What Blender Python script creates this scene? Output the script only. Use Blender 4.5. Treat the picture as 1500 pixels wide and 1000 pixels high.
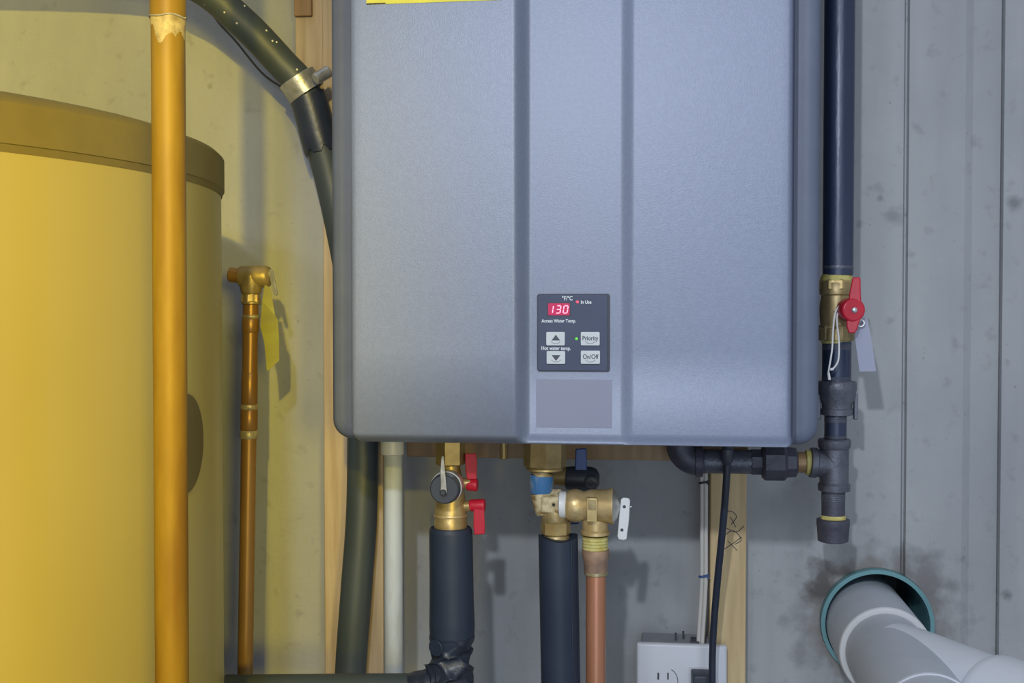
import bpy, bmesh, math, random
from mathutils import Vector, Matrix
random.seed(7)
sc = bpy.context.scene
for o in list(bpy.data.objects): bpy.data.objects.remove(o)
C = sc.collection
PI = math.pi

# ------------------------------------------------------------------ camera
FOC = 1762.0; EYE = Vector((0, -1.437, 1.25))
YAW = math.radians(7.5); PITCH = math.atan(45/FOC)
FW = Vector((-math.sin(YAW)*math.cos(PITCH), math.cos(YAW)*math.cos(PITCH), -math.sin(PITCH)))
RT = Vector((math.cos(YAW), math.sin(YAW), 0)); UP = RT.cross(FW)
cd = bpy.data.cameras.new('camera'); cam = bpy.data.objects.new('camera', cd); C.objects.link(cam)
cd.sensor_width = 36; cd.lens = FOC*36/1500; cd.clip_start = .02
cam.matrix_world = Matrix(((RT.x, UP.x, -FW.x, EYE.x), (RT.y, UP.y, -FW.y, EYE.y), (RT.z, UP.z, -FW.z, EYE.z), (0, 0, 0, 1)))
sc.camera = cam
def P(px, py, Y):
    v = FW + RT*((px-750)/FOC) - UP*((py-500)/FOC)
    return EYE + v*((Y-EYE.y)/v.y)
def PX(px, Y, py=500): return P(px, py, Y).x
def PZ(py, Y, px=800): return P(px, py, Y).z

# ------------------------------------------------------------------ light
sc.view_settings.view_transform = 'Standard'; sc.view_settings.look = 'None'
sc.view_settings.gamma = 1; sc.view_settings.use_curve_mapping = False
sc.view_settings.exposure = 0.0
w = bpy.data.worlds.new('world'); sc.world = w; w.use_nodes = True
w.node_tree.nodes['Background'].inputs[0].default_value = (.84, .90, 1.0, 1)
w.node_tree.nodes['Background'].inputs[1].default_value = .50
def lamp(name, kind, loc, target, power, col, size):
    d = bpy.data.lights.new(name, kind); o = bpy.data.objects.new(name, d); C.objects.link(o)
    o.location = loc; d.energy = power; d.color = col
    if kind == 'AREA': d.shape = 'DISK'; d.size = size
    else: d.shadow_soft_size = size
    o.rotation_euler = (Vector(target)-Vector(loc)).to_track_quat('-Z', 'Y').to_euler()
    return d
kl = lamp('key_lamp', 'SPOT', (-.12, -1.60, 1.70), (.24, 0, 1.12), 32, (.90, .94, 1.0), .02); kl.spot_size = math.radians(62); kl.spot_blend = .6
fl0 = lamp('flash_lamp', 'SPOT', (-.37, -1.60, 1.70), (.02, 0, 1.15), 9, (.88, .94, 1.0), .05); fl0.spot_size = math.radians(56); fl0.spot_blend = .6
rl = lamp('room_lamp', 'SPOT', (.42, -1.65, 1.95), (.25, 0, 1.1), 10, (.86, .93, 1.0), .11); rl.spot_size = math.radians(66); rl.spot_blend = .6
cf = lamp('added_cool_fill', 'SPOT', (.50, -2.8, .72), (.13, 0, 1.10), 58, (.70, .84, 1.0), .75); cf.spot_size = math.radians(34); cf.spot_blend = .55  # added fill that brightens the shade under the heater, no known source
yl = lamp('added_yellow_wash', 'SPOT', (.42, -3.5, 2.05), (-1.72, 0, 1.08), 350, (1.0, .73, .05), .03)  # added spot that washes the left side yellow, not a lamp of the room
yl.spot_size = math.radians(42); yl.spot_blend = .49
ys = lamp('added_yellow_fill', 'SPOT', (.95, -3.3, 1.40), (-1.72, 0, 1.22), 205, (1.0, .76, .03), .22)  # added soft fill carrying the yellow wash in beside the tank
yw = lamp('added_yellow_low_fill', 'SPOT', (-.30, -2.8, .85), (-1.49, 0, 1.36), 55, (1.0, .76, .02), .35)  # added from below to yellow the shadows on the left wall
yw.spot_size = math.radians(42); yw.spot_blend = .42
ys.spot_size = math.radians(40); ys.spot_blend = .45

# ------------------------------------------------------------------ materials
def lin(c): return tuple((x/255/12.92 if x/255 <= .04045 else ((x/255+.055)/1.055)**2.4) for x in c) + (1,)
MATS = {}
def mat(name, col, col2=None, scale=8, rough=.5, metal=0, bump=0, bscale=60, stretch=(1, 1, 1), lo=.4, hi=.65, spec=.5, emit=None):
    m = bpy.data.materials.new(name); m.use_nodes = True; nt = m.node_tree; b = nt.nodes['Principled BSDF']
    b.inputs['Roughness'].default_value = rough; b.inputs['Metallic'].default_value = metal
    b.inputs['Specular IOR Level'].default_value = spec
    b.inputs['Base Color'].default_value = lin(col)
    tc = nt.nodes.new('ShaderNodeTexCoord'); mp = nt.nodes.new('ShaderNodeMapping'); mp.inputs['Scale'].default_value = stretch
    nt.links.new(tc.outputs['Object'], mp.inputs[0])
    if col2:
        n = nt.nodes.new('ShaderNodeTexNoise'); n.inputs['Scale'].default_value = scale; n.inputs['Detail'].default_value = 6
        nt.links.new(mp.outputs[0], n.inputs['Vector'])
        r = nt.nodes.new('ShaderNodeValToRGB'); r.color_ramp.elements[0].position = lo; r.color_ramp.elements[1].position = hi
        r.color_ramp.elements[0].color = lin(col); r.color_ramp.elements[1].color = lin(col2)
        nt.links.new(n.outputs[0], r.inputs[0]); nt.links.new(r.outputs[0], b.inputs['Base Color'])
    if bump:
        n2 = nt.nodes.new('ShaderNodeTexNoise'); n2.inputs['Scale'].default_value = bscale; n2.inputs['Detail'].default_value = 4
        nt.links.new(mp.outputs[0], n2.inputs['Vector'])
        bp = nt.nodes.new('ShaderNodeBump'); bp.inputs['Strength'].default_value = bump; bp.inputs['Distance'].default_value = .002
        nt.links.new(n2.outputs[0], bp.inputs['Height']); nt.links.new(bp.outputs[0], b.inputs['Normal'])
    if emit:
        b.inputs['Emission Color'].default_value = lin(emit[0]); b.inputs['Emission Strength'].default_value = emit[1]
    MATS[name] = m; return m
M_cover = mat('silver_paint', (115, 124, 146), (119, 128, 150), 300, .42, .12, .12, 900, spec=.4)
M_casing = mat('grey_casing', (84, 92, 112), (88, 96, 116), 40, .5, 0)
M_gasket = mat('gasket', (25, 28, 36), rough=.8)
M_logo_smear = mat('logo_smear_plate', (122, 126, 148), rough=.5, metal=.1)
M_yellowlabel = mat('yellow_label', (205, 195, 40), (190, 182, 45), 40, .5)
M_panel = mat('panel_navy', (50, 60, 88), (54, 64, 92), 30, .6)
M_bezel = mat('panel_edge', (30, 36, 56), rough=.5)
M_button = mat('button_grey', (176, 184, 192), (184, 190, 198), 60, .5)
M_ink = mat('button_ink', (60, 66, 80), rough=.6)
M_text = mat('panel_text', (205, 212, 222), rough=.6)
M_screen = mat('led_screen', (90, 3, 40), rough=.3, emit=((200, 0, 84), .7))
M_digit = mat('led_digit', (255, 150, 180), rough=.3, emit=((255, 165, 190), 1.0))
M_redled = mat('red_led', (240, 60, 90), rough=.3, emit=((250, 80, 100), 1.0))
M_greenled = mat('green_led', (90, 190, 60), rough=.3, emit=((90, 200, 60), .7))
M_brass = mat('brass', (188, 166, 114), (160, 138, 92), 45, .36, .55, .15, 120)
M_brass2 = mat('brass_dull', (164, 146, 104), (136, 120, 84), 50, .42, .4, .2, 160)
M_brasspale = mat('brass_pale', (206, 184, 138), (184, 158, 108), 60, .38, .5, .15, 140)
M_copper = mat('copper', (190, 134, 106), (168, 114, 86), 22, .34, .4, .08, 90, (1, 1, .25))
M_copperdull = mat('copper_tarnished', (156, 128, 112), (186, 154, 128), 70, .5, .4, .3, 150)
M_goldpipe = mat('golden_copper', (136, 106, 24), (114, 82, 18), 40, .5, .08, .1, 80, (1, 1, .2), spec=.2)
M_smallpipe = mat('brown_copper', (160, 122, 66), (138, 102, 54), 30, .36, .35, .08, 80, (1, 1, .25))
M_solder = mat('solder', (180, 172, 140), (150, 138, 102), 90, .4, .4, .5, 200)
M_flux = mat('flux_crust', (196, 184, 150), (132, 108, 66), 130, .7, .1, .5, 160)
M_crust = mat('solder_crust', (168, 148, 88), (132, 112, 58), 120, .6, .1, .5, 160)
M_bluetape = mat('blue_residue', (52, 104, 156), (158, 164, 164), 75, .7, 0, .4, 200, (1, 1, .4), .46, .66)
M_foam = mat('navy_foam', (37, 47, 64), (43, 53, 71), 12, .5, 0, .15, 60, spec=.35)
M_tape = mat('black_tape', (34, 40, 54), (42, 50, 66), 20, .38, 0, .5, 45)
M_hose = mat('black_hose', (56, 65, 68), (65, 74, 77), 10, .5, 0, .2, 60, (1, 1, .5))
M_fleck = mat('paint_fleck', (215, 210, 190), rough=.7)
M_iron = mat('black_iron', (96, 99, 111), (82, 85, 97), 60, .42, .35, .35, 260)
M_ironpipe = mat('black_steel_pipe', (40, 52, 78), (52, 62, 86), 14, .34, .2, .15, 200, (1, 1, .3))
M_irondark = mat('dark_iron', (76, 77, 90), (66, 67, 80), 60, .5, .25, .3, 240)
M_dope = mat('yellow_thread_sealant', (196, 188, 120), (180, 166, 88), 90, .7, 0, .6, 200)
M_rust = mat('worn_steel', (150, 122, 88), (110, 92, 70), 60, .45, .4, .2, 200)
M_red = mat('red_vinyl', (186, 30, 54), (176, 26, 48), 20, .35)
M_blue = mat('blue_vinyl', (38, 64, 128), rough=.4)
M_steel = mat('steel', (196, 198, 200), (170, 172, 174), 60, .3, .7, .1, 200)
M_zinc = mat('galvanised', (150, 150, 146), (186, 186, 180), 60, .35, .6, .3, 120)
M_white = mat('white_plastic', (206, 208, 212), rough=.4)
M_plate = mat('wall_plate_white', (200, 203, 212), rough=.35)
M_boxgrey = mat('box_grey', (150, 154, 162), (140, 144, 152), 40, .6)
M_slot = mat('socket_slot', (60, 62, 70), rough=.7)
M_blackplastic = mat('black_plastic', (52, 58, 70), rough=.42)
M_cord = mat('black_cord', (34, 42, 58), rough=.45)
M_cable = mat('white_cable', (198, 196, 190), rough=.5)
M_tie = mat('blue_tie', (52, 88, 140), rough=.5)
M_pvc = mat('white_pvc', (204, 209, 219), (198, 203, 213), 20, .38)
M_pvcgrey = mat('grey_pvc', (178, 184, 194), (171, 177, 187), 20, .42)
M_pvcold = mat('painted_white_pipe', (182, 192, 206), (160, 164, 168), 18, .55, 0, .3, 120, (1, 1, .3), .5, .62)
M_green = mat('green_sewer_pvc', (104, 152, 160), (96, 142, 150), 20, .4)
M_tag = mat('translucent_tag', (140, 144, 166), rough=.4)
M_string = mat('white_string', (214, 214, 214), rough=.8)
M_ytag = mat('yellow_paper_tag', (138, 136, 58), (126, 122, 52), 40, .6)
M_tank = mat('tank_enamel', (166, 150, 80), (169, 153, 83), 6, .32, 0, 0, spec=.4)
M_rim = mat('tank_rim', (118, 104, 44), (112, 98, 42), 30, .5)
M_port = mat('tank_port', (96, 84, 40), rough=.45)
M_wire = mat('thin_dark_wire', (58, 56, 48), rough=.5)

def wood(name, c1, c2):
    m = mat(name, c1, c2, 9, .65, 0, .25, 120, (14, 14, .8), .35, .7); return m
M_wood = wood('pine', (206, 184, 142), (186, 160, 118))
M_wood2 = wood('plywood', (186, 168, 142), (166, 146, 118))
M_wooddark = wood('old_wood', (150, 122, 90), (120, 94, 66))
M_rail = wood('rail_wood', (168, 140, 108), (150, 124, 94))

def concrete(name, holes):
    m = bpy.data.materials.new(name); m.use_nodes = True; nt = m.node_tree; b = nt.nodes['Principled BSDF']; L = nt.links.new
    b.inputs['Roughness'].default_value = .85; b.inputs['Specular IOR Level'].default_value = .2
    tc = nt.nodes.new('ShaderNodeTexCoord')
    def noise(s, stretch=(1, 1, 1), d=6):
        mp = nt.nodes.new('ShaderNodeMapping'); mp.inputs['Scale'].default_value = stretch; L(tc.outputs['Object'], mp.inputs[0])
        n = nt.nodes.new('ShaderNodeTexNoise'); n.inputs['Scale'].default_value = s; n.inputs['Detail'].default_value = d
        L(mp.outputs[0], n.inputs['Vector']); return n.outputs[0]
    def ramp(src, p0, p1, c0=(0, 0, 0, 1), c1=(1, 1, 1, 1)):
        r = nt.nodes.new('ShaderNodeValToRGB'); e = r.color_ramp.elements
        e[0].position = p0; e[1].position = p1; e[0].color = c0; e[1].color = c1; L(src, r.inputs[0]); return r.outputs[0]
    def mix(f, a, c):
        x = nt.nodes.new('ShaderNodeMix'); x.data_type = 'RGBA'
        if isinstance(f, float): x.inputs[0].default_value = f
        else: L(f, x.inputs[0])
        for s, v in ((x.inputs[6], a), (x.inputs[7], c)):
            if isinstance(v, tuple): s.default_value = v
            else: L(v, s)
        return x.outputs[2]
    def math_(op, a, c=None):
        x = nt.nodes.new('ShaderNodeMath'); x.operation = op
        for s, v in ((x.inputs[0], a), (x.inputs[1], c)):
            if v is None: continue
            if isinstance(v, (int, float)): s.default_value = v
            else: L(v, s)
        return x.outputs[0]
    col = ramp(noise(5, (1, 1, .6)), .3, .7, lin((144, 148, 154)), lin((168, 171, 174)))
    col = mix(math_('MULTIPLY', ramp(noise(14, (2.2, 1, .25)), .5, .75), .35), col, lin((140, 143, 150)))
    col = mix(math_('MULTIPLY', ramp(noise(45), .60, .72), .30), col, lin((112, 112, 116)))
    col = mix(math_('MULTIPLY', ramp(noise(150, d=2), .70, .76), .45), col, lin((98, 98, 102)))
    # mortar stains, dark blotches and small wall pits painted as dark spots: (centre, radius, strength, colour)
    warp = nt.nodes.new('ShaderNodeTexNoise'); warp.inputs['Scale'].default_value = 42; warp.inputs['Detail'].default_value = 8
    L(tc.outputs['Object'], warp.inputs['Vector'])
    for (cx, cz, r0, r1, k, c) in holes:
        d = nt.nodes.new('ShaderNodeVectorMath'); d.operation = 'DISTANCE'; L(tc.outputs['Object'], d.inputs[0]); d.inputs[1].default_value = (cx, 0, cz)
        e = math_('ADD', d.outputs['Value'], math_('MULTIPLY', math_('SUBTRACT', warp.outputs[0], .5), (r1-r0)*3.4))
        mr = nt.nodes.new('ShaderNodeMapRange'); mr.inputs['From Min'].default_value = r1; mr.inputs['From Max'].default_value = r0
        L(e, mr.inputs['Value'])
        col = mix(math_('MULTIPLY', mr.outputs[0], k), col, lin(c))
    L(col, b.inputs['Base Color'])
    bp = nt.nodes.new('ShaderNodeBump'); bp.inputs['Strength'].default_value = .35; bp.inputs['Distance'].default_value = .003
    L(math_('ADD', noise(70), math_('MULTIPLY', noise(9), 1.5)), bp.inputs['Height']); L(bp.outputs[0], b.inputs['Normal'])
    return m

# ------------------------------------------------------------------ mesh helpers
ORG = {}
def basis(ax):
    ax = Vector(ax).normalized(); h = Vector((0, 0, 1)) if abs(ax.z) < .9 else Vector((1, 0, 0))
    u = ax.cross(h).normalized(); return ax, u, ax.cross(u)
class MB:
    def __init__(s): s.v = []; s.f = []
    def ring_surface(s, rings, cap0=True, cap1=True, closed=True):
        n = len(rings[0]); b = len(s.v)
        for r in rings: s.v += [tuple(p) for p in r]
        for i in range(len(rings)-1):
            for j in range(n if closed else n-1):
                k = (j+1) % n
                s.f.append((b+i*n+j, b+i*n+k, b+(i+1)*n+k, b+(i+1)*n+j))
        if cap0: s.f.append(tuple(b+j for j in range(n))[::-1])
        if cap1: s.f.append(tuple(b+(len(rings)-1)*n+j for j in range(n)))
        return s
    def lathe(s, p, ax, prof, seg=24, cap0=True, cap1=True, phase=0):
        p = Vector(p); ax, u, v = basis(ax)
        rings = [[p+ax*t+u*(r*math.cos(2*PI*j/seg+phase))+v*(r*math.sin(2*PI*j/seg+phase)) for j in range(seg)] for t, r in prof]
        return s.ring_surface(rings, cap0, cap1)
    def cyl(s, a, b, r, seg=24, ch=0):
        a = Vector(a); b = Vector(b); h = (b-a).length
        pr = [(0, r), (h, r)] if not ch else [(0, r-ch), (ch, r), (h-ch, r), (h, r-ch)]
        return s.lathe(a, b-a, pr, seg)
    def hexnut(s, a, b, r, n=6, phase=0, ch=.0015):
        a = Vector(a); b = Vector(b); h = (b-a).length
        return s.lathe(a, b-a, [(0, r-ch), (ch, r), (h-ch, r), (h, r-ch)], n, phase=phase)
    def tubewall(s, a, b, ro, ri, seg=32):
        a = Vector(a); b = Vector(b); h = (b-a).length
        return s.lathe(a, b-a, [(h, ri), (0, ri), (0, ro), (h, ro), (h, ri)], seg, False, False)
    def thread(s, a, ax, r, length, pitch=.0018, depth=.0008, seg=20):
        pr = []; t = 0
        while t < length: pr += [(t, r-depth), (min(length, t+pitch*.5), r)]; t += pitch
        return s.lathe(a, ax, pr, seg)
    def tube(s, pts, r, seg=16, caps=True, flat=None):
        pts = [Vector(p) for p in pts]; n = len(pts); rr = r if isinstance(r, (list, tuple)) else [r]*n
        t0 = (pts[1]-pts[0]).normalized(); _, u, v = basis(t0); rings = []; prev = t0
        for i in range(n):
            t = (pts[min(i+1, n-1)]-pts[max(i-1, 0)]).normalized()
            q = prev.rotation_difference(t); u = q @ u; v = q @ v; prev = t
            rings.append([pts[i]+u*(rr[i]*math.cos(2*PI*j/seg))+v*(rr[i]*math.sin(2*PI*j/seg)) for j in range(seg)])
        return s.ring_surface(rings, caps, caps)
    def box(s, lo, hi):
        x0, y0, z0 = lo; x1, y1, z1 = hi; b = len(s.v)
        s.v += [(x, y, z) for z in (z0, z1) for x, y in ((x0, y0), (x1, y0), (x1, y1), (x0, y1))]
        s.f += [tuple(b+i for i in q) for q in ((3, 2, 1, 0), (4, 5, 6, 7), (0, 1, 5, 4), (1, 2, 6, 5), (2, 3, 7, 6), (3, 0, 4, 7))]
        return s
    def prism(s, poly, d):
        """poly: list of 3-D points of a flat outline; d: extrusion vector"""
        d = Vector(d); return s.ring_surface([[Vector(p) for p in poly], [Vector(p)+d for p in poly]])
    def build(s, name, m, parent=None, bevel=0, angle=38, flat=False):
        me = bpy.data.meshes.new(name); org = ORG.get(parent.name, Vector()) if parent else None
        if org is None:
            xs, ys, zs = zip(*s.v); org = Vector(((min(xs)+max(xs))/2, (min(ys)+max(ys))/2, min(zs)))
        me.from_pydata([tuple(Vector(p)-org) for p in s.v], [], s.f)
        bm = bmesh.new(); bm.from_mesh(me); bmesh.ops.recalc_face_normals(bm, faces=bm.faces); bm.to_mesh(me); bm.free()
        if not flat: me.shade_smooth(); me.set_sharp_from_angle(angle=math.radians(angle))
        me.materials.append(m); o = bpy.data.objects.new(name, me); C.objects.link(o)
        if parent: o.parent = parent
        else: o.location = org
        ORG[o.name] = org
        if bevel:
            bv = o.modifiers.new('bevel', 'BEVEL'); bv.width = bevel; bv.segments = 2; bv.limit_method = 'ANGLE'
        return o
def thing(name, loc, label, cat, group=None):
    o = bpy.data.objects.new(name, None); C.objects.link(o); o.location = loc; o.empty_display_size = .02
    ORG[o.name] = Vector(loc); return tag(o, label, cat, group)
def tag(o, label, cat, group=None):
    o['label'] = label; o['category'] = cat
    if group: o['group'] = group
    return o
def struct(o): o['kind'] = 'structure'; return o
def spline(pts, n=10):
    pts = [Vector(p) for p in pts]; out = []
    for i in range(len(pts)-1):
        a = pts[max(i-1, 0)]; b = pts[i]; c = pts[i+1]; d = pts[min(i+2, len(pts)-1)]
        for k in range(n):
            t = k/n; out.append(.5*((2*b)+(c-a)*t+(2*a-5*b+4*c-d)*t*t+(3*b-a-3*c+d)*t**3))
    return out+[pts[-1]]
def lettering(text, x, z, y, size, m, parent, shear=0, name='lettering', align='CENTER', cond=.84):
    cu = bpy.data.curves.new('t', 'FONT'); cu.body = text; cu.size = size; cu.align_x = align; cu.align_y = 'CENTER'; cu.extrude = .00008; cu.shear = shear; cu.offset = size*.018
    t = bpy.data.objects.new('t', cu); C.objects.link(t); dg = bpy.context.evaluated_depsgraph_get()
    me = bpy.data.meshes.new_from_object(t.evaluated_get(dg)); bpy.data.objects.remove(t); bpy.data.curves.remove(cu)
    org = ORG[parent.name]
    me.transform(Matrix.Translation(Vector((x, y, z))-org) @ Matrix.Rotation(PI/2, 4, 'X') @ Matrix.Diagonal((cond, 1, 1, 1)))
    me.materials.clear(); me.materials.append(m); me.name = name
    o = bpy.data.objects.new(name, me); C.objects.link(o); o.parent = parent; ORG[o.name] = org; return o

# ------------------------------------------------------------------ the setting
SV = P(1283, 911, 0)                     # centre of the pipe sleeve in the wall
M_conc = concrete('concrete', [
    (SV.x, SV.z, .066, .110, .42, (100, 98, 100)), (SV.x, SV.z, .063, .082, .5, (128, 120, 114)),
    (PX(1205, 0), PZ(850, 0, 1200), .008, .030, .75, (78, 76, 76)), (PX(1345, 0), PZ(850, 0, 1345), .01, .05, .35, (100, 100, 106)),
    (PX(1308, 0), PZ(318, 0, 1308), .004, .014, .45, (96, 100, 104)), (PX(1288, 0), PZ(290, 0, 1288), .001, .005, .5, (100, 104, 108)),
    (PX(1484, 0), PZ(298, 0, 1484), .004, .013, .55, (84, 88, 92)), (PX(1257, 0), PZ(327, 0, 1257), .001, .006, .4, (104, 108, 112)),
    (PX(1446, 0), PZ(226, 0, 1446), .001, .005, .35, (104, 108, 114)), (PX(1480, 0), PZ(872, 0, 1480), .002, .009, .7, (80, 80, 84)),
    (PX(310, 0), PZ(127, 0, 310), .001, .005, .5, (104, 96, 70))])
x1, x2, x3, x4 = PX(1325, 0), PX(1411, 0), PX(1424, 0), PX(1467, 0)
prof = [(-2.2, 0), (x1-.0030, 0), (x1-.0004, .0055), (x1+.0014, .0055), (x1+.0030, -.0005), (x1+.02, 0), (x2, 0), (x3, .0065), (x4-.0016, .0065), (x4-.0006, .009), (x4+.0006, 0), (x4+.009, 0), (1.6, 0)]
wb = MB(); ring = [(x, y) for x, y in prof]+[(1.6, .26), (-2.2, .26)]
wb.ring_surface([[(x, y, 0) for x, y in ring], [(x, y, 2.7) for x, y in ring]])
me = bpy.data.meshes.new('wall_back'); me.from_pydata(wb.v, [], wb.f)
bm = bmesh.new(); bm.from_mesh(me); bmesh.ops.recalc_face_normals(bm, faces=bm.faces); bm.to_mesh(me); bm.free()
me.materials.append(M_conc); wall = bpy.data.objects.new('wall_back', me); C.objects.link(wall); struct(wall)
RS = .0640
cut = MB().cyl(SV+Vector((0, -.05, 0)), SV+Vector((0, .2, 0)), RS, 64).build('cutter', M_conc)
md = wall.modifiers.new('b', 'BOOLEAN'); md.object = cut; md.operation = 'DIFFERENCE'; md.solver = 'EXACT'
dg = bpy.context.evaluated_depsgraph_get(); nm = bpy.data.meshes.new_from_object(wall.evaluated_get(dg))
wall.modifiers.clear(); wall.data = nm; nm.name = 'wall_back'; bpy.data.objects.remove(cut)
fl = MB().box((-2.2, -4.2, -.1), (1.6, 0, 0)).build('floor', M_conc); struct(fl)

# studs and rails
def stud(name, x0, x1, y, z0, z1, m, label, y0=0, cat='stud'):
    return tag(MB().box((x0, y, z0), (x1, y0, z1)).build(name, m, bevel=.0015), label, cat)
stud('wooden_stud', PX(473.5, -.038, 500), PX(561, -.038, 800), -.038, 0, 2.5, M_wood2, 'pale plywood upright against the wall, its edge showing left of the heater')
stud('wooden_stud', PX(1040, -.036, 800), PX(1093, -.036, 800), -.038, 0, 2.0, M_wood, 'pale pine stud running down the wall right behind the white wall socket')
ps_ = C.objects['wooden_stud.001']
for pts in (((1056, 760), (1068, 748), (1079, 756), (1071, 768)), ((1062, 772), (1078, 779), (1090, 770)), ((1060, 785), (1074, 777), (1086, 790), (1076, 797)), ((1058, 806), (1073, 796), (1087, 786)), ((1066, 792), (1080, 806)), ((1070, 757), (1078, 772))):
    MB().tube(spline([P(x, y, -.0382) for x, y in pts], 5), .00042, 5).build('pencil_stroke', MATS['button_ink'], ps_)
stud('wooden_rail', PX(596, -.08, 660), PX(1096, -.08, 660), -.082, PZ(672, -.082, 800), PZ(672, -.082, 800)+.09, M_rail, 'brown horizontal wooden rail peeping out under the heater', -.038, 'rail')
wk = thing('wooden_block', P(452, 120, 0), 'short knotty wooden block on the wall at the top left of the heater', 'block')
MB().box((PX(432, -.03, 50), -.03, PZ(135, -.03, 450)), (PX(473, -.03, 50), 0, PZ(-160, -.03, 450))).build('board', M_wood2, wk, bevel=.0015)
MB().box((PX(432, -.03, 20)+.0005, -.036, PZ(23, -.036, 450)), (PX(456, -.036, 20), -.0301, PZ(-100, -.036, 450))).build('dark_cleat', M_wooddark, wk, bevel=.001)

# ------------------------------------------------------------------ storage tank
TR, TG = .40, .10
TC = Vector((-.735, -(TR+TG), 0))
import itertools
def tank_fit():
    # tank axis so that its right edge falls where the photograph's does
    v = FW+RT*((329-750)/FOC)-UP*((270-500)/FOC); d = Vector((v.x, v.y)).normalized(); n = Vector((d.y, -d.x))
    cy = -(TR+TG); s = (cy-EYE.y+n.y*TR)/d.y
    return Vector((EYE.x-n.x*TR+s*d.x, cy, 0))
TC = tank_fit()
ZT, ZB = 1.25+.142, 1.25+.110
tk = thing('storage_tank', (TC.x, TC.y, 0), 'big round beige water tank with a dark rim on the left', 'tank')
MB().lathe(TC, (0, 0, 1), [(0, TR-.006), (.01, TR-.003), (ZB-.004, TR-.003)], 128, True, False).build('shell', M_tank, tk)
MB().lathe(TC, (0, 0, 1), [(ZB-.005, TR-.0025), (ZB, TR-.001), (ZB+.0005, TR), (ZT-.004, TR), (ZT, TR-.004), (ZT+.006, TR-.02), (ZT+.012, TR*.6), (ZT+.014, .01)], 128, False, True).build('rim', M_rim, tk)
# round port on the flank
pc = None
ang0 = math.radians(-2); hz = (PZ(568, -.46, 310)-PZ(712, -.46, 310))/2; zc = (PZ(568, -.46, 310)+PZ(712, -.46, 310))/2
def port(r, dr, name, m):
    mb = MB(); rings = []
    for k, rr in ((0, 0.004), (1, r*.5), (2, r*.97), (3, r)):
        off = dr if k < 3 else 0
        rings.append([Vector((TC.x, TC.y, zc+rr*math.sin(2*PI*j/48))) + Vector((math.cos(ang0-rr*math.cos(2*PI*j/48)/TR), math.sin(ang0-rr*math.cos(2*PI*j/48)/TR), 0))*(TR-.003+off) for j in range(48)])
    mb.ring_surface(rings, True, False); return mb.build(name, m, tk)
port(hz*1.06, .0010, 'port_ring', M_tank); port(hz, .0022, 'port_cover', M_port)

# ------------------------------------------------------------------ tall golden copper pipe in front of the tank
YB = -.66
a = P(245.5, -60, YB); b = P(252.5, 1060, YB); dirp = (b-a).normalized()
top_ = a-dirp*.35; bot = a+dirp*((0-a.z)/dirp.z) if dirp.z else b
rp = 26.0/FOC*((a-EYE).dot(FW))*.985
bp_ = thing('copper_pipe', (bot.x, bot.y, 0), 'tall thick golden copper pipe in front of the tank', 'pipe')
jz = PZ(27, YB, 245)
def along(z): return a+dirp*((z-a.z)/dirp.z)
MB().cyl(along(0), along(jz+.002), rp*.96, 40).build('pipe', M_goldpipe, bp_)
MB().lathe(along(jz), (along(2.2)-along(jz)), [(0, rp), (.0015, rp*1.03), (.004, rp*1.02), (2.2-jz, rp*1.02)], 40).build('coupling', M_goldpipe, bp_)
fx = MB(); rings = []
for k in range(5):
    ring = []
    for j in range(40):
        th = 2*PI*j/40; low = jz-.006-.010*(.5+.5*math.sin(th*1+2.2))-.004*math.sin(3*th)-.002*math.sin(7*th+1)
        z = jz+.0003+(low-jz)*k/4; c = along(z); rr = rp*(.985 if k < 4 else .955)+.0003*math.sin(5*th+k)
        ring.append(c+Vector((math.cos(th)*rr, math.sin(th)*rr, 0)))
    rings.append(ring)
fx.ring_surface(rings, False, False).build('solder_crust', M_crust, bp_)
MB().tube([along(jz)+Vector((math.cos(t*PI/12)*rp*1.02, math.sin(t*PI/12)*rp*1.02, .0006*math.sin(t))) for t in range(25)], .0006, 6).build('solder_bead', M_solder, bp_)

# ------------------------------------------------------------------ small copper pipe with valve
YS = -.16
def PS(px, py): return P(px, py, YS)
sp = thing('valve_pipe', (PX(361, YS, 900), YS, 0), 'thin brown copper pipe with a brass valve between tank and heater', 'pipe')
t0, t1 = PS(367.5, 445), PS(358, 1060); dd = (t1-t0).normalized()
def sal(py):
    z = PZ(py, YS, 365); return t0+dd*((z-t0.z)/dd.z)
rs = 11.3/FOC*((t0-EYE).dot(FW))
MB().cyl(sal(445), t0+dd*(t0.z/-dd.z), rs, 24).build('pipe', M_smallpipe, sp)
for (y0, y1, k, m, nm_) in ((461, 466, 1.14, M_solder, 'solder_joint'), (466, 487, 1.12, M_smallpipe, 'collar'), (545, 592, 1.06, M_smallpipe, 'collar'), (592, 599, 1.16, M_solder, 'solder_joint'), (599, 630, 1.12, M_smallpipe, 'collar'), (630, 642, 1.18, M_solder, 'solder_joint')):
    MB().lathe(sal(y0), dd, [(0, rs*k*.93), (.0012, rs*k), ((sal(y1)-sal(y0)).length-.0012, rs*k), ((sal(y1)-sal(y0)).length, rs*k*.93)], 24).build(nm_, m, sp)
hA, hB = PS(337, 402), PS(358, 402)
vb = MB(); sc_ = (hA-EYE).dot(FW)/FOC
vb.lathe(sal(446), -dd, [(0, 12*sc_), (0.001, 14*sc_), (4*sc_, 14*sc_), (5*sc_, 12.5*sc_), (16*sc_, 12.5*sc_), (17*sc_, 14.5*sc_), (24*sc_, 16*sc_), (30*sc_, 17*sc_), (42*sc_, 17*sc_)], 24)
cxv = PS(375, 405)
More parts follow.
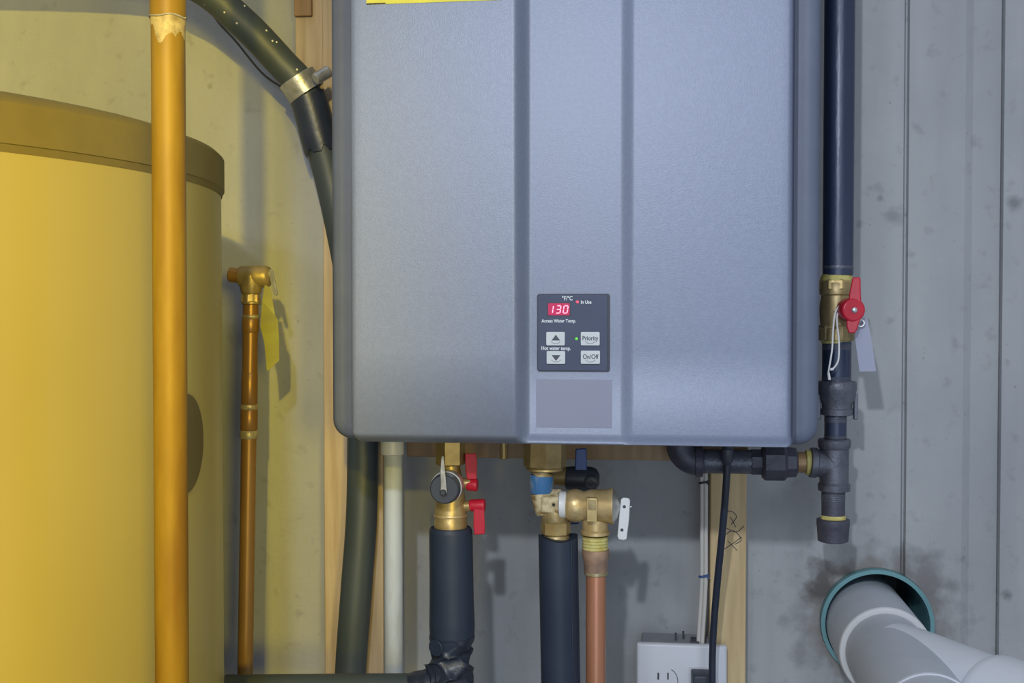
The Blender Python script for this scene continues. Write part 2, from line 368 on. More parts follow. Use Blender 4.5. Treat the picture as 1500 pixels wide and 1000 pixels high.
vb.lathe(PS(352, 405), (PS(398, 405)-PS(352, 405)), [(0, 15*sc_), (3*sc_, 16*sc_), (40*sc_, 16*sc_), (44*sc_, 14*sc_), (46*sc_, 10*sc_)], 24)
vb.build('valve_body', M_brass2, sp)
MB().cyl(PS(336, 402), PS(353, 404), 11*sc_, 20, .001).build('side_pipe', M_smallpipe, sp)
hn = MB(); hn.hexnut(sal(430), sal(445), 14*sc_, 6); hn.build('hex_collar', M_brasspale, sp)
q = Vector((0, -.006, 0))
MB().prism([PS(397, 394)+q, PS(402, 396)+q, PS(409, 430)+q, PS(407, 433)+q, PS(404, 432)+q, PS(396, 402)+q], (0, .002, 0)).build('lever', M_steel, sp, bevel=.0004)
yt = MB(); qd = -.012
strip = [((388, 417), (396, 421), -.012), ((384, 440), (403, 462), -.018), ((381, 478), (407, 468), -.030), ((387, 500), (409, 500), -.024), ((389, 520), (409, 522), -.020), ((391, 544), (409, 528), -.018)]
top = [(P(l[0], l[1], YS+o), P(r[0], r[1], YS+o*.9)) for l, r, o in strip]
yt.ring_surface([[l, r, r+Vector((0, .0006, 0)), l+Vector((0, .0006, 0))] for l, r in top])
tag(yt.build('paper_tag', M_ytag, None, angle=20), 'folded yellow paper tag hanging from the small brass valve', 'tag')

# ------------------------------------------------------------------ black hose, top left to under the heater
hp = [P(-420, -78, -.14), P(150, -66, -.13), P(280, -25, -.12), P(352, 30, -.105), P(412, 92, -.088), P(447, 134, -.078), P(468, 205, -.070), P(490, 290, -.062), P(515, 420, -.062), P(530, 560, -.062), P(531, 660, -.062), P(529, 760, -.066), P(521, 870, -.070), P(513, 985, -.072), P(508, 1120, -.072)]
path = spline(hp, 10); rh = 23*((P(522, 870, -.07)-EYE).dot(FW))/FOC
hs = thing('drain_hose', hp[-1], 'thick black hose dropping behind the heater from upper left to bottom', 'hose')
rads = [rh*1.12 if i < 40 else rh for i in range(len(path))]
MB().tube(path[:52], [rh*.98]*52, 28).build('upper_hose', M_hose, hs)
MB().tube(path[50:], rh*.98, 28).build('lower_hose', M_hose, hs)
ca, cb = path[48], path[52]
cdir = (cb-ca).normalized()
ck = P(440, 122, -.082); ck = min(path[35:65], key=lambda p: (p-ck).length); ki = path.index(ck); cdir = (path[ki+1]-path[ki-1]).normalized()
MB().tubewall(ck-cdir*.010, ck+cdir*.012, rh*1.24, rh*1.05, 36).build('clamp_band', M_zinc, hs, bevel=.0005)
MB().cyl(P(462, 116, -.115), P(482, 104, -.105), .007, 16, .001).build('clamp_bolt', M_steel, hs)
k2 = ki+3
cf = MB(); rings = []
for k in range(6):
    p = path[k2+k*2 if k < 5 else k2+11]; t = (path[k2+k*2+1]-path[k2+k*2-1]).normalized(); _, u, v = basis(t)
    jag = lambda j: (.004*math.sin(2.1*j)+.003*math.sin(5*j)) if k == 5 else 0
    rings.append([p+t*jag(j)+u*(rh*1.16*math.cos(2*PI*j/28))+v*(rh*1.16*math.sin(2*PI*j/28)) for j in range(28)])
cf.ring_surface(rings, False, False).build('rubber_cuff', M_tape, hs)
MB().tubewall(path[-22], path[-21], rh*1.05, rh*.9, 28)
fk = MB()
for (px, py) in ((329, 18), (347, 34), (390, 45), (399, 60), (405, 62), (435, 102), (461, 152), (358, 9), (300, 6)):
    c = min(path, key=lambda p: (p-P(px, py, p.y)).length); c2 = P(px, py, c.y)
    dv = (EYE-c2).normalized(); off = c2-c; off -= dv*off.dot(dv); dpt = math.sqrt(max(0, (rh*.98)**2-off.length_squared))
    fk.lathe(c+off+dv*(dpt-.0004), dv, [(0, .0014), (.0008, .001)], 8)
fk.build('paint_flecks', M_fleck, hs)['kind'] = 'stuff'
wr = spline([P(285, -20, -.03), P(318, 30, -.03), P(345, 60, -.03), P(385, 108, -.03), P(425, 137, -.03), P(440, 165, -.03), P(447, 210, -.028), P(462, 250, -.024), P(470, 266, -.018), P(474, 274, -.010)], 8)
tag(MB().tube(wr, .0013, 8).build('thin_wire', M_wire), 'thin dark wire looping beside the black hose', 'wire')

# white pipe by the stud
YW = -.17
wp = thing('white_pipe', (PX(576, YW, 990), YW, 0), 'narrow white painted pipe standing left of the insulated hot pipe', 'pipe')
rw = 13.6*((P(576, 800, YW)-EYE).dot(FW))/FOC
MB().cyl(Vector((PX(576, YW, 800), YW, 0)), P(576, 664, YW), rw, 24).build('pipe', M_pvcold, wp)
MB().lathe(P(575, 666, YW), (0, 0, 1), [(0, rw*1.02), (.001, rw*1.25), (.06, rw*1.25)], 24).build('socket', M_pvc, wp)

# ------------------------------------------------------------------ the heater
YC, YF, YK = -.300, -.335, -.086
xl, xr = PX(484, YC, 500), PX(1201, YC, 500); zb = PZ(648, YC, 840)
fl_, fr = PX(518, YF), PX(1164.5, YF); fb = PZ(652, YF, 840)
ZTOP = zb+.66
ht = thing('water_heater', ((xl+xr)/2, YK, zb), 'large silver grey tankless water heater hung on the concrete wall', 'heater')
def rrect(x0, x1, z0, z1, r, y, n=8):
    out = []
    for cx, cz, a0 in ((x1-r, z0+r, -90), (x1-r, z1-r, 0), (x0+r, z1-r, 90), (x0+r, z0+r, 180)):
        for k in range(n+1):
            t = math.radians(a0+90*k/n); out.append(Vector((cx+r*math.cos(t), y, cz+r*math.sin(t))))
    return out
cs = MB(); rr0 = .019; rings = []
for ins, y in ((.004, YK), (0, YK-.004), (0, YC+.010), (.0008, YC+.006), (.003, YC+.0025), (.006, YC+.0005), (.012, YC)):
    rings.append(rrect(xl+ins, xr-ins, zb+ins, ZTOP-ins, rr0-ins*.6, y))
cs.ring_surface(rings).build('casing', M_casing, ht, angle=60)
MB().ring_surface([rrect(fl_+.0015, fr-.0015, fb+.002, ZTOP-.02, .007, YC+.0005), rrect(fl_+.0015, fr-.0015, fb+.002, ZTOP-.02, .007, YC-.004)]).build('gasket', M_gasket, ht)
# front cover with a sunk centre strip
r1a, r1b, r2a, r2b, r2c = PX(755, YF), PX(775, YF), PX(906, YF), PX(911, YF), PX(927, YF)
def rib(x):
    def ss(a, b): t = min(1, max(0, (x-a)/(b-a))); return t*t*(3-2*t)
    return -.013 + .022*ss(r1a, r1b) + .0052*ss(r2a+.0008, r2c+.0008)
er = [0, .0003, .001, .002, .0035, .005, .0065]; R_E = .0065; CR = .009
inner = sorted(set([fl_+.012+(fr-fl_-.024)*k/40 for k in range(41)] + [r1a+(r1b-r1a)*k/10 for k in range(-1, 12)]  + [r2a+(r2c-r2a)*k/30 for k in range(-7, 37)]))
zt = ZTOP-.02
rows = [fb+e for e in er]+[fb+.010+(zt-fb-.02)*k/8 for k in range(9)]+[zt-e for e in er[::-1]]
cv = MB(); rings = []
for z in rows:
    ez = min(z-fb, zt-z); shr = 0 if ez >= CR else CR-math.sqrt(max(0, CR*CR-(CR-ez)**2))
    cols = [(fl_+shr+e, e) for e in er]+[(x, 1) for x in inner]+[(fr-shr-e, e) for e in er[::-1]]
    line = []
    for x, e in cols:
        ee = min(e, ez); rd = 0 if ee >= R_E else R_E-math.sqrt(max(0, R_E**2-(R_E-ee)**2))
        k = min(1, max(0, (ez-.001)/.008)); line.append((x, YF+rd*1.0+rib(x)*k*(1 if ee > 0 else 0)+.010*0, z))
    rings.append(line)
n = len(rings[0]); b0 = len(cv.v)
for r in rings: cv.v += r
for i in range(len(rings)-1):
    for j in range(n-1): cv.f.append((i*n+j, i*n+j+1, (i+1)*n+j+1, (i+1)*n+j))
bd = [j for j in range(n)]+[i*n+n-1 for i in range(1, len(rings))]+[(len(rings)-1)*n+j for j in range(n-2, -1, -1)]+[i*n for i in range(len(rings)-2, 0, -1)]
b1 = len(cv.v); cv.v += [(cv.v[i][0], YC-.0035, cv.v[i][2]) for i in bd]
for k in range(len(bd)): cv.f.append((bd[k], bd[(k+1) % len(bd)], b1+(k+1) % len(bd), b1+k))
cv.f.append(tuple(range(b1, b1+len(bd))))
cover = cv.build('front_cover', M_cover, ht, angle=70)
YP = YF+rib((r1b+r2a)/2+.0)            # centre strip surface
# control panel
p0, p1 = P(787, 543.5, YP), P(893.5, 430, YP); px_s = (p1.x-p0.x)/106.5
pn = MB().ring_surface([rrect(p0.x, p1.x, p0.z, p1.z, .0025, YP+.001, 4), rrect(p0.x, p1.x, p0.z, p1.z, .0025, YP-.0015, 4)]).build('control_panel', M_bezel, ht)
ix = .0011
MB().ring_surface([rrect(p0.x+ix, p1.x-ix*2.2, p0.z+ix, p1.z-ix, .002, YP-.0012, 4), rrect(p0.x+ix, p1.x-ix*2.2, p0.z+ix, p1.z-ix, .002, YP-.0022, 4)]).build('panel_face', M_panel, pn)
YI = YP-.0022
def prect(name, x0, y0, x1, y1, m, h=.0008, r=.0008):
    A, B = P(x0, y1, YI), P(x1, y0, YI)
    return MB().ring_surface([rrect(A.x, B.x, A.z, B.z, r, YI+.0002, 3), rrect(A.x, B.x, A.z, B.z, r, YI-h, 3)]).build(name, m, pn)
prect('screen_frame', 801, 442.5, 836, 462.5, M_bezel, .0004)
prect('display_screen', 803, 444, 834.5, 461.5, M_screen, .0007)
yd = YI-.0009
seg = {'1': 'bc', '3': 'abgcd', '0': 'abcdef'}
dgm = MB()
for ch, cx in (('1', 807), ('3', 818), ('0', 828.5)):
    for s_ in seg[ch]:
        W, H, T = 3.0, 5.4, .75; sh = lambda y: (453-y)*.16
        q_ = {'a': ((-W, -H), (W, -H)), 'b': ((W, -H), (W, 0)), 'c': ((W, 0), (W, H)), 'd': ((-W, H), (W, H)), 'e': ((-W, 0), (-W, H)), 'f': ((-W, -H), (-W, 0)), 'g': ((-W, 0), (W, 0))}[s_]
        (ax_, ay), (bx_, by) = q_
        if ay == by: ax_ += .7; bx_ -= .7; o4 = [(ax_, ay-T), (bx_, ay-T), (bx_, ay+T), (ax_, ay+T)]
        else: ay += .5; by -= .5; o4 = [(ax_-T, ay), (ax_+T, ay), (ax_+T, by), (ax_-T, by)]
        dgm.prism([P(cx+u+sh(453+v), 453+v, yd) for u, v in o4], (0, .0002, 0))
dgm.build('digits', M_digit, pn)
for nm_, bx in (('up_button', (800.5, 486, 827.5, 505.5)), ('down_button', (801, 514, 828, 532.5)), ('priority_button', (851, 486, 878.5, 505.5)), ('power_button', (851, 513.5, 879, 532.5))):
    prect(nm_, *bx, M_button, .0016, .001)
yb_ = YI-.0017
MB().prism([P(808, 498.5, yb_), P(820.5, 498.5, yb_), P(814.2, 490, yb_)], (0, .0002, 0)).build('up_arrow', M_ink, pn)
MB().prism([P(808, 520, yb_), P(821, 520, yb_), P(814.5, 528.5, yb_)], (0, .0002, 0)).build('down_arrow', M_ink, pn)
def arc(cx, cy, name):
    MB().tube([P(cx+7*math.cos(math.radians(t)), cy+4.5*math.sin(math.radians(t)), yb_) for t in range(15, 170, 10)], .00018, 6).build(name, M_ink, pn)
for cx, cy in ((814, 498.5), (814.5, 525.5), (864.5, 498.5), (865, 525.5)): arc(cx, cy, 'thumb_mark')
def ltr(t, px, py, s, m, y, sh=0): A = P(px, py, y); lettering(t, A.x, A.z, y, s*px_s, m, pn, sh)
yt_ = YI-.0002
ltr('°F/°C', 831, 437, 8.4, M_text, yt_); ltr('In Use', 858.5, 442.5, 7.2, M_text, yt_)
ltr('Access Water Temp.', 818.5, 470, 7.0, M_text, yt_); ltr('Hot water temp.', 814.5, 510, 7.6, M_text, yt_)
ltr('Priority', 864.5, 495.5, 9.0, M_ink, yb_); ltr('On/Off', 865, 522.5, 9.2, M_ink, yb_)
for (px, py, m, nm_) in ((845.8, 442, M_redled, 'red_led'), (844.5, 496, M_greenled, 'green_led')):
    MB().lathe(P(px, py, YI), (0, -1, 0), [(0, 2.1*px_s), (.0004, 1.6*px_s), (.0006, .5*px_s)], 12).build(nm_, m, pn)
A, B = P(785.5, 625, YP), P(896.5, 556, YP)
bg = MB().box((A.x, YP-.0005, A.z), (B.x, YP+.001, B.z)).build('logo_smear_plate', M_logo_smear, ht)  # added plate standing in for the smeared-out logo
bg['label'] = 'greyish plate added over the smeared-out logo below the control panel'
YL = YF-.013; A, B = P(537, 7, YL), P(736, 0, YL)
MB().prism([(A.x, YL-.0006, A.z), (B.x, YL-.0006, B.z), (B.x, YL-.0006, B.z+.1), (A.x, YL-.0006, B.z+.1)], (0, .001, 0)).build('yellow_label', M_yellowlabel, ht)
MB().prism([(A.x, YL-.0008, A.z), (A.x+.018, YL-.0008, A.z+.0002), (A.x+.2*0+.018, YL-.0008, A.z+.0012), (A.x, YL-.0008, A.z+.001)], (0, .0003, 0)).build('label_border', M_gasket, ht)
MB().cyl(P(738, 672, -.19), P(738, 640, -.19)+Vector((0, 0, .01)), .0045, 12, .0005).build('drain_nipple', M_brass2, ht)
ZU = zb                                   # underside of the heater

# ------------------------------------------------------------------ hot outlet: service valve + insulated pipe
YV = -.235
def V(px, py, dy=0): return P(px, py, YV+dy)
k1 = ((V(660, 740)-EYE).dot(FW))/FOC       # metres per pixel at the valves
def up(px, py): return Vector((PX(px, YV, 700), YV, PZ(py, YV, px)))
sv = thing('service_valve', up(660, 770), 'brass service valve with two red handles and black drain cap', 'valve')
MB().hexnut(Vector((up(660, 700).x, YV, ZU-.0006)), up(660, 681), 21.5*k1, 6, .2).build('union_nut', M_brass2, sv)
vm = MB(); ax0 = up(660, 770)
vm.lathe(up(660, 774), (0, 0, 1), [(0, 22*k1), (1*k1, 24*k1), (10*k1, 24.5*k1), (12*k1, 23.5*k1), (30*k1, 23.5*k1), (36*k1, 22*k1), (60*k1, 20*k1), (84*k1, 15*k1), (95*k1, 14*k1)], 28)
vm.cyl(V(690, 708), V(666, 708), 8*k1, 16); vm.cyl(V(690, 741), V(666, 741), 8*k1, 16)
vm.cyl(V(651, 717, -.038), V(655, 716), 15*k1, 20)
vm.build('valve_body', M_brass, sv)
MB().lathe(up(660, 756), (0, 0, 1), [(0, 24.6*k1), (.0006, 25*k1), (.002, 25*k1), (.0026, 24.6*k1)], 28).build('ring', M_brasspale, sv)
dc = P(650, 717, YV-.044)
dcap = MB().lathe(dc+Vector((0, .020, 0)), (0, -1, 0), [(0, 20*k1), (.002, 22*k1), (.012, 22*k1), (.0135, 21*k1), (.0175, 20.5*k1), (.0185, 19*k1)], 32).build('drain_cap', M_blackplastic, sv)
MB().tubewall(dc+Vector((.0006, .022, .001)), dc+Vector((.0006, .010, .001)), 22.8*k1, 21*k1, 32).build('cap_rim', M_steel, sv)
zc_ = dc+Vector((0, .0012, 0))
def pp(px, py, y): return P(px, py, y)
yst = dc.y-.0006
MB().ring_surface([[pp(x, y, yy) for x, y in ((646.5, 668), (650, 668), (652, 690), (654, 713), (655, 722), (650, 727), (645, 722), (645.5, 713), (645, 690))] for yy in (yst-.0022, yst+.0012)]).build('cap_strap', M_zinc, dcap, bevel=.0004)
MB().lathe(pp(649.5, 721, yst-.002), (0, -1, 0), [(0, 4.6*k1), (.002, 4.2*k1), (.003, 3*k1)], 16).build('cap_pin', M_blackplastic, dcap)
def lever(pxc, pyc, pts, name, hub, m, th=.010):
    h = MB(); c = V(pxc, pyc)
    h.lathe(V(hub[0], hub[2]), V(hub[1], hub[2])-V(hub[0], hub[2]), [(0, 7*k1), (2*k1, 8.6*k1), ((hub[1]-hub[0]-2)*k1, 9.6*k1), ((hub[1]-hub[0])*k1, 8*k1)], 20)
    h.ring_surface([[P(x, y, YV+s) for x, y in pts] for s in (-th*.55, th*.55)])
    return h.build(name, m, sv, bevel=.0008)
lever(0, 0, [(681, 664), (697, 664), (699, 676), (698, 702), (684, 702), (682, 690)], 'lever_handle', (683, 700, 710), M_red)
lever(0, 0, [(694, 744), (709, 744), (710.5, 770), (710, 782), (695, 783), (693.5, 770)], 'lever_handle', (687, 711, 740), M_red)
for py in (709, 743): MB().cyl(V(676, py), V(687, py), 4.5*k1, 12).build('stem', M_steel, sv)

ip = thing('insulated_pipe', Vector((up(661, 990).x, YV, .6)), 'black foam insulated pipe elbow under the red handled valve', 'pipe')
pts = []; prof_ = [(772, 29.5, 660), (774, 31.5, 660), (790, 32, 660.5), (830, 32, 661), (880, 32.5, 661.5), (915, 33.5, 662), (935, 32.5, 662), (948, 29, 660), (962, 28, 659), (985, 32, 657), (1010, 35, 655)]
def rad_at(py):
    for (p0_, r0_, x0_), (p1_, r1_, x1_) in zip(prof_, prof_[1:]):
        if p0_ <= py <= p1_: f = (py-p0_)/(p1_-p0_); return r0_+(r1_-r0_)*f, x0_+(x1_-x0_)*f
def wrap(y0, y1, step, amp, grow):
    rings = []; py = y0
    while py <= y1:
        r_, px = rad_at(py); c = up(px, py); ring = []; e = min(1, (py-y0)/14) if amp else 0
        for j in range(64):
            th = 2*PI*j/64
            k = (1-abs(math.sin(1.5*th+py*.085+.4)))**2.2 + .8*(1-abs(math.sin(2*th-py*.13+1.1)))**2.6 + .35*math.sin(3*th+py*.21)
            rr = (r_*grow-3.0*e)*k1*1 + amp*e*k*6.0*k1
            ring.append(c+Vector((math.cos(th)*rr, math.sin(th)*rr, (amp*e*.003*math.sin(2*th+py*.2)))))
        rings.append(ring); py += step
    return rings
MB().ring_surface(wrap(772, 948, 4, 0, 1)).build('foam_sleeve', M_foam, ip, angle=60)
MB().ring_surface(wrap(930, 1008, 2.5, 1, 1.02)).build('tape_wrap', M_tape, ip, angle=75)
eb = spline([up(655, 1003)+Vector((0, 0, 0)), up(640, 1003)+Vector((0, 0, -.002)), up(622, 1006), up(600, 1010)], 6)
MB().tube(eb, [r*k1 for r in [34]*4+[31]*4+[27]*4+[25]*4+[24]*(len(eb)-16)], 28).build('elbow_wrap', M_tape, ip)
MB().ring_surface([[up(632, 939)+Vector((u*k1, -30*k1*math.sqrt(max(0.05, 1-((u-29)/33)**2))+o, v*k1)) for u, v in [(11+12*math.cos(t*PI/8), 0+12*math.sin(t*PI/8)-2) for t in range(16)]] for o in (-.0035, .004)]).build('tape_flap', M_foam, ip, bevel=.001)
e0, e1 = P(330, 1012.5, YV), P(606, 1011, YV)
MB().cyl(e0, e1, 25*k1, 32, .001).build('horizontal_sleeve', M_hose, ip)

# ------------------------------------------------------------------ cold side: union, elbow, relief valve
cvv = thing('cold_water_union', up(800, 770), 'brass union and crusted elbow with blue residue under the heater', 'fitting')
MB().hexnut(up(798, 684), Vector((up(799, 700).x, YV, ZU-.0006)), 31*k1, 8, .15).build('union_nut', M_brass2, cvv)
MB().lathe(up(798, 689), (0, 0, 1), [(0, 25*k1), (.001, 27*k1), (4*k1, 27*k1), (6*k1, 25*k1)], 28).build('collar', M_brass, cvv)
MB().cyl(up(792, 697), up(796, 688), 16.5*k1, 24).build('nipple', M_brass2, cvv)
MB().lathe(up(793, 722), (0, 0, 1), [(0, 15.5*k1), (.001, 16.6*k1), (24*k1, 17*k1), (27*k1, 16*k1)], 24).build('blue_residue', M_bluetape, cvv)
MB().lathe(up(799, 752), up(793, 722)-up(799, 752), [(0, 13*k1), (6*k1, 15*k1), (31*k1, 16*k1)], 24).build('crusted_tube', M_flux, cvv)
MB().hexnut(V(794, 737), V(824, 737), 21*k1, 6, .5).build('hex_block', M_flux, cvv, bevel=.001)
MB().lathe(V(811, 739, -21*k1), (0, -1, 0), [(0, 2.2*k1), (.0006, 1.8*k1)], 10).build('weep_hole', M_gasket, cvv)
lw = MB(); lw.lathe(up(813, 768), (0, 0, 1), [(0, 18*k1), (12*k1, 20*k1), (30*k1, 15*k1)], 24); lw.build('lower_body', M_brass2, cvv)
MB().hexnut(up(814, 783), up(814, 762), 21.5*k1, 8, .1).build('lower_nut', M_brass, cvv)
MB().lathe(up(815, 796), (0, 0, 1), [(0, 15*k1), (4*k1, 20*k1), (9*k1, 19.5*k1), (13*k1, 18*k1)], 24).build('lower_collar', M_brass2, cvv)
ds = thing('drain_valve', V(850, 700, .04), 'black drain cap and blue handle behind the relief valve', 'valve')
D = lambda px, py, dy=.045: P(px, py, YV+dy)
MB().lathe(D(812, 698), D(836, 698)-D(812, 698), [(0, 13*k1), (24*k1, 15*k1)], 20).build('valve_body', M_brass2, ds)
MB().lathe(D(829, 700), D(879, 702)-D(829, 700), [(0, 15*k1), (1*k1, 17*k1), (12*k1, 18.5*k1), (30*k1, 19*k1), (40*k1, 18*k1), (46*k1, 15*k1), (50*k1, 8*k1)], 28).build('drain_cap', M_blackplastic, ds)
MB().lathe(D(866, 706, .045-17*k1), (0, -1, 0), [(0, 11*k1), (.003, 10.5*k1), (.004, 8*k1), (.0041, 4*k1), (.0015, 3.6*k1)], 20).build('cap_boss', M_blackplastic, ds)
MB().ring_surface([[D(x, y, o) for x, y in ((843, 657), (859, 656), (860, 690), (842, 690))] for o in (.037, .052)]).build('lever_handle', M_blue, ds, bevel=.0012)
MB().ring_surface([[D(x, y, o) for x, y in ((828, 762), (848, 762), (848, 767), (834, 768))] for o in (.037, .052)]).build('lever_tip', M_blue, ds, bevel=.001)

pr = thing('relief_valve', V(862, 780), 'brass pressure relief valve with a white test lever', 'valve')
a1 = V(828, 740, -.004)
tx = (V(905, 741, -.004)-a1); L_ = tx.length; tx.normalize()
MB().lathe(V(819, 739, -.004), tx, [(0, 17*k1), (1.5*k1, 19.5*k1), (9*k1, 19.5*k1), (11*k1, 18*k1)], 28).build('thread_seal', M_white, pr)
MB().lathe(a1, tx, [(0, 17*k1), (4*k1, 21*k1), (10*k1, 23.5*k1), (16*k1, 24*k1), (22*k1, 22.5*k1), (27*k1, 20.5*k1), (30*k1, 21.5*k1), (36*k1, 23.5*k1), (62*k1, 24*k1), (66*k1, 26.5*k1), (69*k1, 27*k1)], 36).build('valve_body', M_brasspale, pr)
MB().lathe(a1+tx*69*k1, tx, [(0, 26.5*k1), (1*k1, 25*k1), (6*k1, 18*k1), (10*k1, 8*k1), (11*k1, 3*k1)], 36).build('dome_cap', M_zinc, pr)
MB().lathe(up(872, 783), (0, 0, 1), [(0, 18*k1), (1*k1, 21*k1), (5*k1, 21*k1), (8*k1, 18.5*k1), (20*k1, 19*k1), (32*k1, 18*k1), (44*k1, 14*k1)], 28).build('outlet_neck', M_brasspale, pr)
A = V(859.5, 764, -.004-25.5*k1); B = V(875, 729, -.004-25*k1)
MB().box((A.x, A.y-.0012, A.z), (B.x, A.y+.012, B.z)).build('rating_plate', M_brass, pr, bevel=.0006)
MB().box((A.x+.0015, A.y-.0018, A.z+.012), (B.x-.0015, A.y-.001, B.z-.002)).build('plate_relief', M_brass2, pr, bevel=.0003)
lv = MB(); yl0 = YV-.008
lv.ring_surface([[P(x, y, yl0+o) for x, y in ((909.5, 731), (913, 728.5), (920, 729), (923, 732), (921.5, 760), (918, 789), (914, 791), (906, 789.5), (904.5, 785), (907, 757))] for o in (-.0012, .0012)])
lvo = lv.build('test_lever', M_white, pr, bevel=.0006)
for px, py in ((914.5, 742), (911, 776)): MB().lathe(P(px, py, yl0-.0012), (0, -1, 0), [(0, 2.4*k1), (.0003, 2.2*k1)], 12).build('lever_hole', M_slot, lvo)
MB().cyl(P(904, 741, YV-.004), P(925, 742, yl0+.003), 1.6*k1, 10).build('lever_pin', M_steel, lvo)

cp = thing('relief_outlet_pipe', Vector((up(873, 990).x, YV, 0)), 'copper outlet pipe with yellow threads below the relief valve', 'pipe')
ad = MB(); ad.thread(up(872, 805), (0, 0, 1), 19*k1, 22*k1, 4.4*k1, 1.3*k1, 24); ad.build('threaded_end', M_dope, cp)
MB().lathe(up(872.5, 838), (0, 0, 1), [(0, 16*k1), (1*k1, 16.6*k1), (18*k1, 17.5*k1), (22*k1, 19.5*k1), (33*k1, 19.8*k1), (34*k1, 17*k1)], 24).build('adapter', M_copperdull, cp)
MB().lathe(up(873, 842), (0, 0, 1), [(0, 15*k1), (1*k1, 17*k1), (5*k1, 17*k1), (6*k1, 16*k1)], 24).build('solder_joint', M_solder, cp)
MB().cyl(Vector((up(874, 1000).x, YV, 0)), up(873, 840), 14.5*k1, 24).build('pipe', M_copper, cp)

i2 = thing('cold_pipe_sleeve', Vector((up(819, 990).x, YV, 0)), 'navy foam sleeve on the pipe below the crusted elbow', 'pipe')
rings = []
for k in range(9):
    f = k/8; c = up(817+6*f, 786+ (1100-786)*f); rr = 28.5*k1
    rings.append([c+Vector((math.cos(t)*rr*(1+.03*math.cos(3*t+.4)), math.sin(t)*rr, .0025*math.sin(t*2+1) if k == 0 else 0)) for t in [2*PI*j/36 for j in range(36)]])
MB().ring_surface(rings+[[Vector((p.x, p.y, 0.35)) for p in rings[-1]]]).build('foam_sleeve', M_foam, i2, angle=60)
MB().tube([up(838.5+4*f, 789+311*f)+Vector((0, -19.5*k1, 0)) for f in (0, .3, .6, 1)], .0009, 8).build('seam', M_tape, i2)
MB().cyl(up(817, 800), up(816.5, 780), 15*k1, 20).build('pipe_end', M_copperdull, i2)

# ------------------------------------------------------------------ gas line at the right
YG = -.118
G = lambda px, py, dy=0: P(px, py, YG+dy)
kg = ((G(1226, 500)-EYE).dot(FW))/FOC
def gu(px, py): return Vector((PX(px, YG, 600), YG, PZ(py, YG, px)))
gp = thing('gas_supply_pipe', gu(1226, 400), 'tall black steel gas pipe along the right of the heater', 'pipe')
MB().cyl(gu(1226, 403), gu(1226, -300), 22*kg, 36).build('pipe', M_ironpipe, gp)
MB().thread(gu(1226, 398), (0, 0, 1), 20*kg, 8*kg, 2.4*kg, .6*kg, 28)
MB().lathe(gu(1226, 402), (0, 0, 1), [(0, 20*kg), (9*kg, 22.2*kg), (12*kg, 22.3*kg), (13*kg, 22*kg)], 28).build('thread_end', M_iron, gp)
gv = thing('gas_valve', gu(1224, 500), 'brass gas ball valve with a red lever handle', 'valve')
MB().lathe(gu(1224, 499), (0, 0, 1), [(0, 22*kg), (1*kg, 25*kg), (18*kg, 25*kg), (20*kg, 22.5*kg), (38*kg, 24*kg), (52*kg, 24*kg), (66*kg, 21.5*kg), (68*kg, 24*kg), (84*kg, 24.5*kg), (89*kg, 21*kg)], 32).build('valve_body', M_brass2, gv)
MB().hexnut(gu(1224, 499), gu(1224, 476), 26*kg, 6, .25).build('hex_end', M_brass2, gv)
MB().hexnut(gu(1224, 425), gu(1224, 409), 25.5*kg, 8, .2).build('hex_collar', M_brass, gv)
MB().lathe(gu(1224, 411), (0, 0, 1), [(0, 24*kg), (4*kg, 23*kg), (8*kg, 21*kg), (10*kg, 20*kg)], 24).build('thread_sealant', M_dope, gv)
MB().lathe(gu(1224, 503), (0, 0, 1), [(0, 20*kg), (1*kg, 21*kg), (5*kg, 21.5*kg)], 24).build('thread_sealant', M_dope, gv)
st0 = gu(1228, 455); hc = G(1250, 454, -.045)
MB().cyl(st0, G(1244, 454, -.030), 11*kg, 16).build('bonnet', M_brasspale, gv)
hd = MB(); yh = hc.y
hd.lathe(hc+Vector((-.004, .018, 0)), (.004, -.022, 0), [(0, 15*kg), (.003, 17*kg), (.020, 17*kg), (.0225, 15.5*kg)], 28)
hd.ring_surface([[P(x, y, yh+o) for x, y in ((1249, 406), (1260.5, 406), (1261, 430), (1262, 446), (1242, 446), (1244, 430))] for o in (-.003, .012)])
hd.ring_surface([[P(x, y, yh+o) for x, y in ((1240, 462), (1262, 462), (1255, 484), (1252, 488), (1243, 488), (1240, 478))] for o in (-.003, .012)])
hdo = hd.build('lever_handle', M_red, gv, bevel=.0012)
MB().lathe(P(1251.5, 454, yh-.0048), (0, -1, 0), [(0, 4.2*kg), (.0012, 4*kg), (.002, 2.5*kg)], 16).build('screw', M_steel, hdo)
MB().tubewall(P(1261, 473, yh+.010), P(1261, 473, yh+.013), 5.5*kg, 4*kg, 16).build('lock_ring', M_steel, gv)
tg = thing('pressure_tag', P(1270, 545, YG-.03), 'pale translucent tag hanging behind the red gas lever', 'tag')
MB().prism([P(x, y, YG-.028) for x, y in ((1264, 465), (1270, 465), (1275, 487), (1283.5, 543.5), (1259, 544), (1253, 500), (1253, 486))], (0, .0008, 0)).build('tag_sheet', M_tag, tg)
ys_ = YG-.036
s1 = spline([P(1233, 446, ys_-.004), P(1226, 452, ys_), P(1222, 466, ys_), P(1220, 490, ys_), P(1219, 510, ys_), P(1216, 530, ys_), P(1213.5, 545, ys_), P(1214.5, 555, ys_)], 8)
s2 = spline([P(1233, 447, ys_-.004), P(1228, 456, ys_), P(1226, 470, ys_), P(1228.5, 494, ys_), P(1229, 515, ys_), P(1227, 530, ys_), P(1220, 540, ys_), P(1216, 541, ys_)], 8)
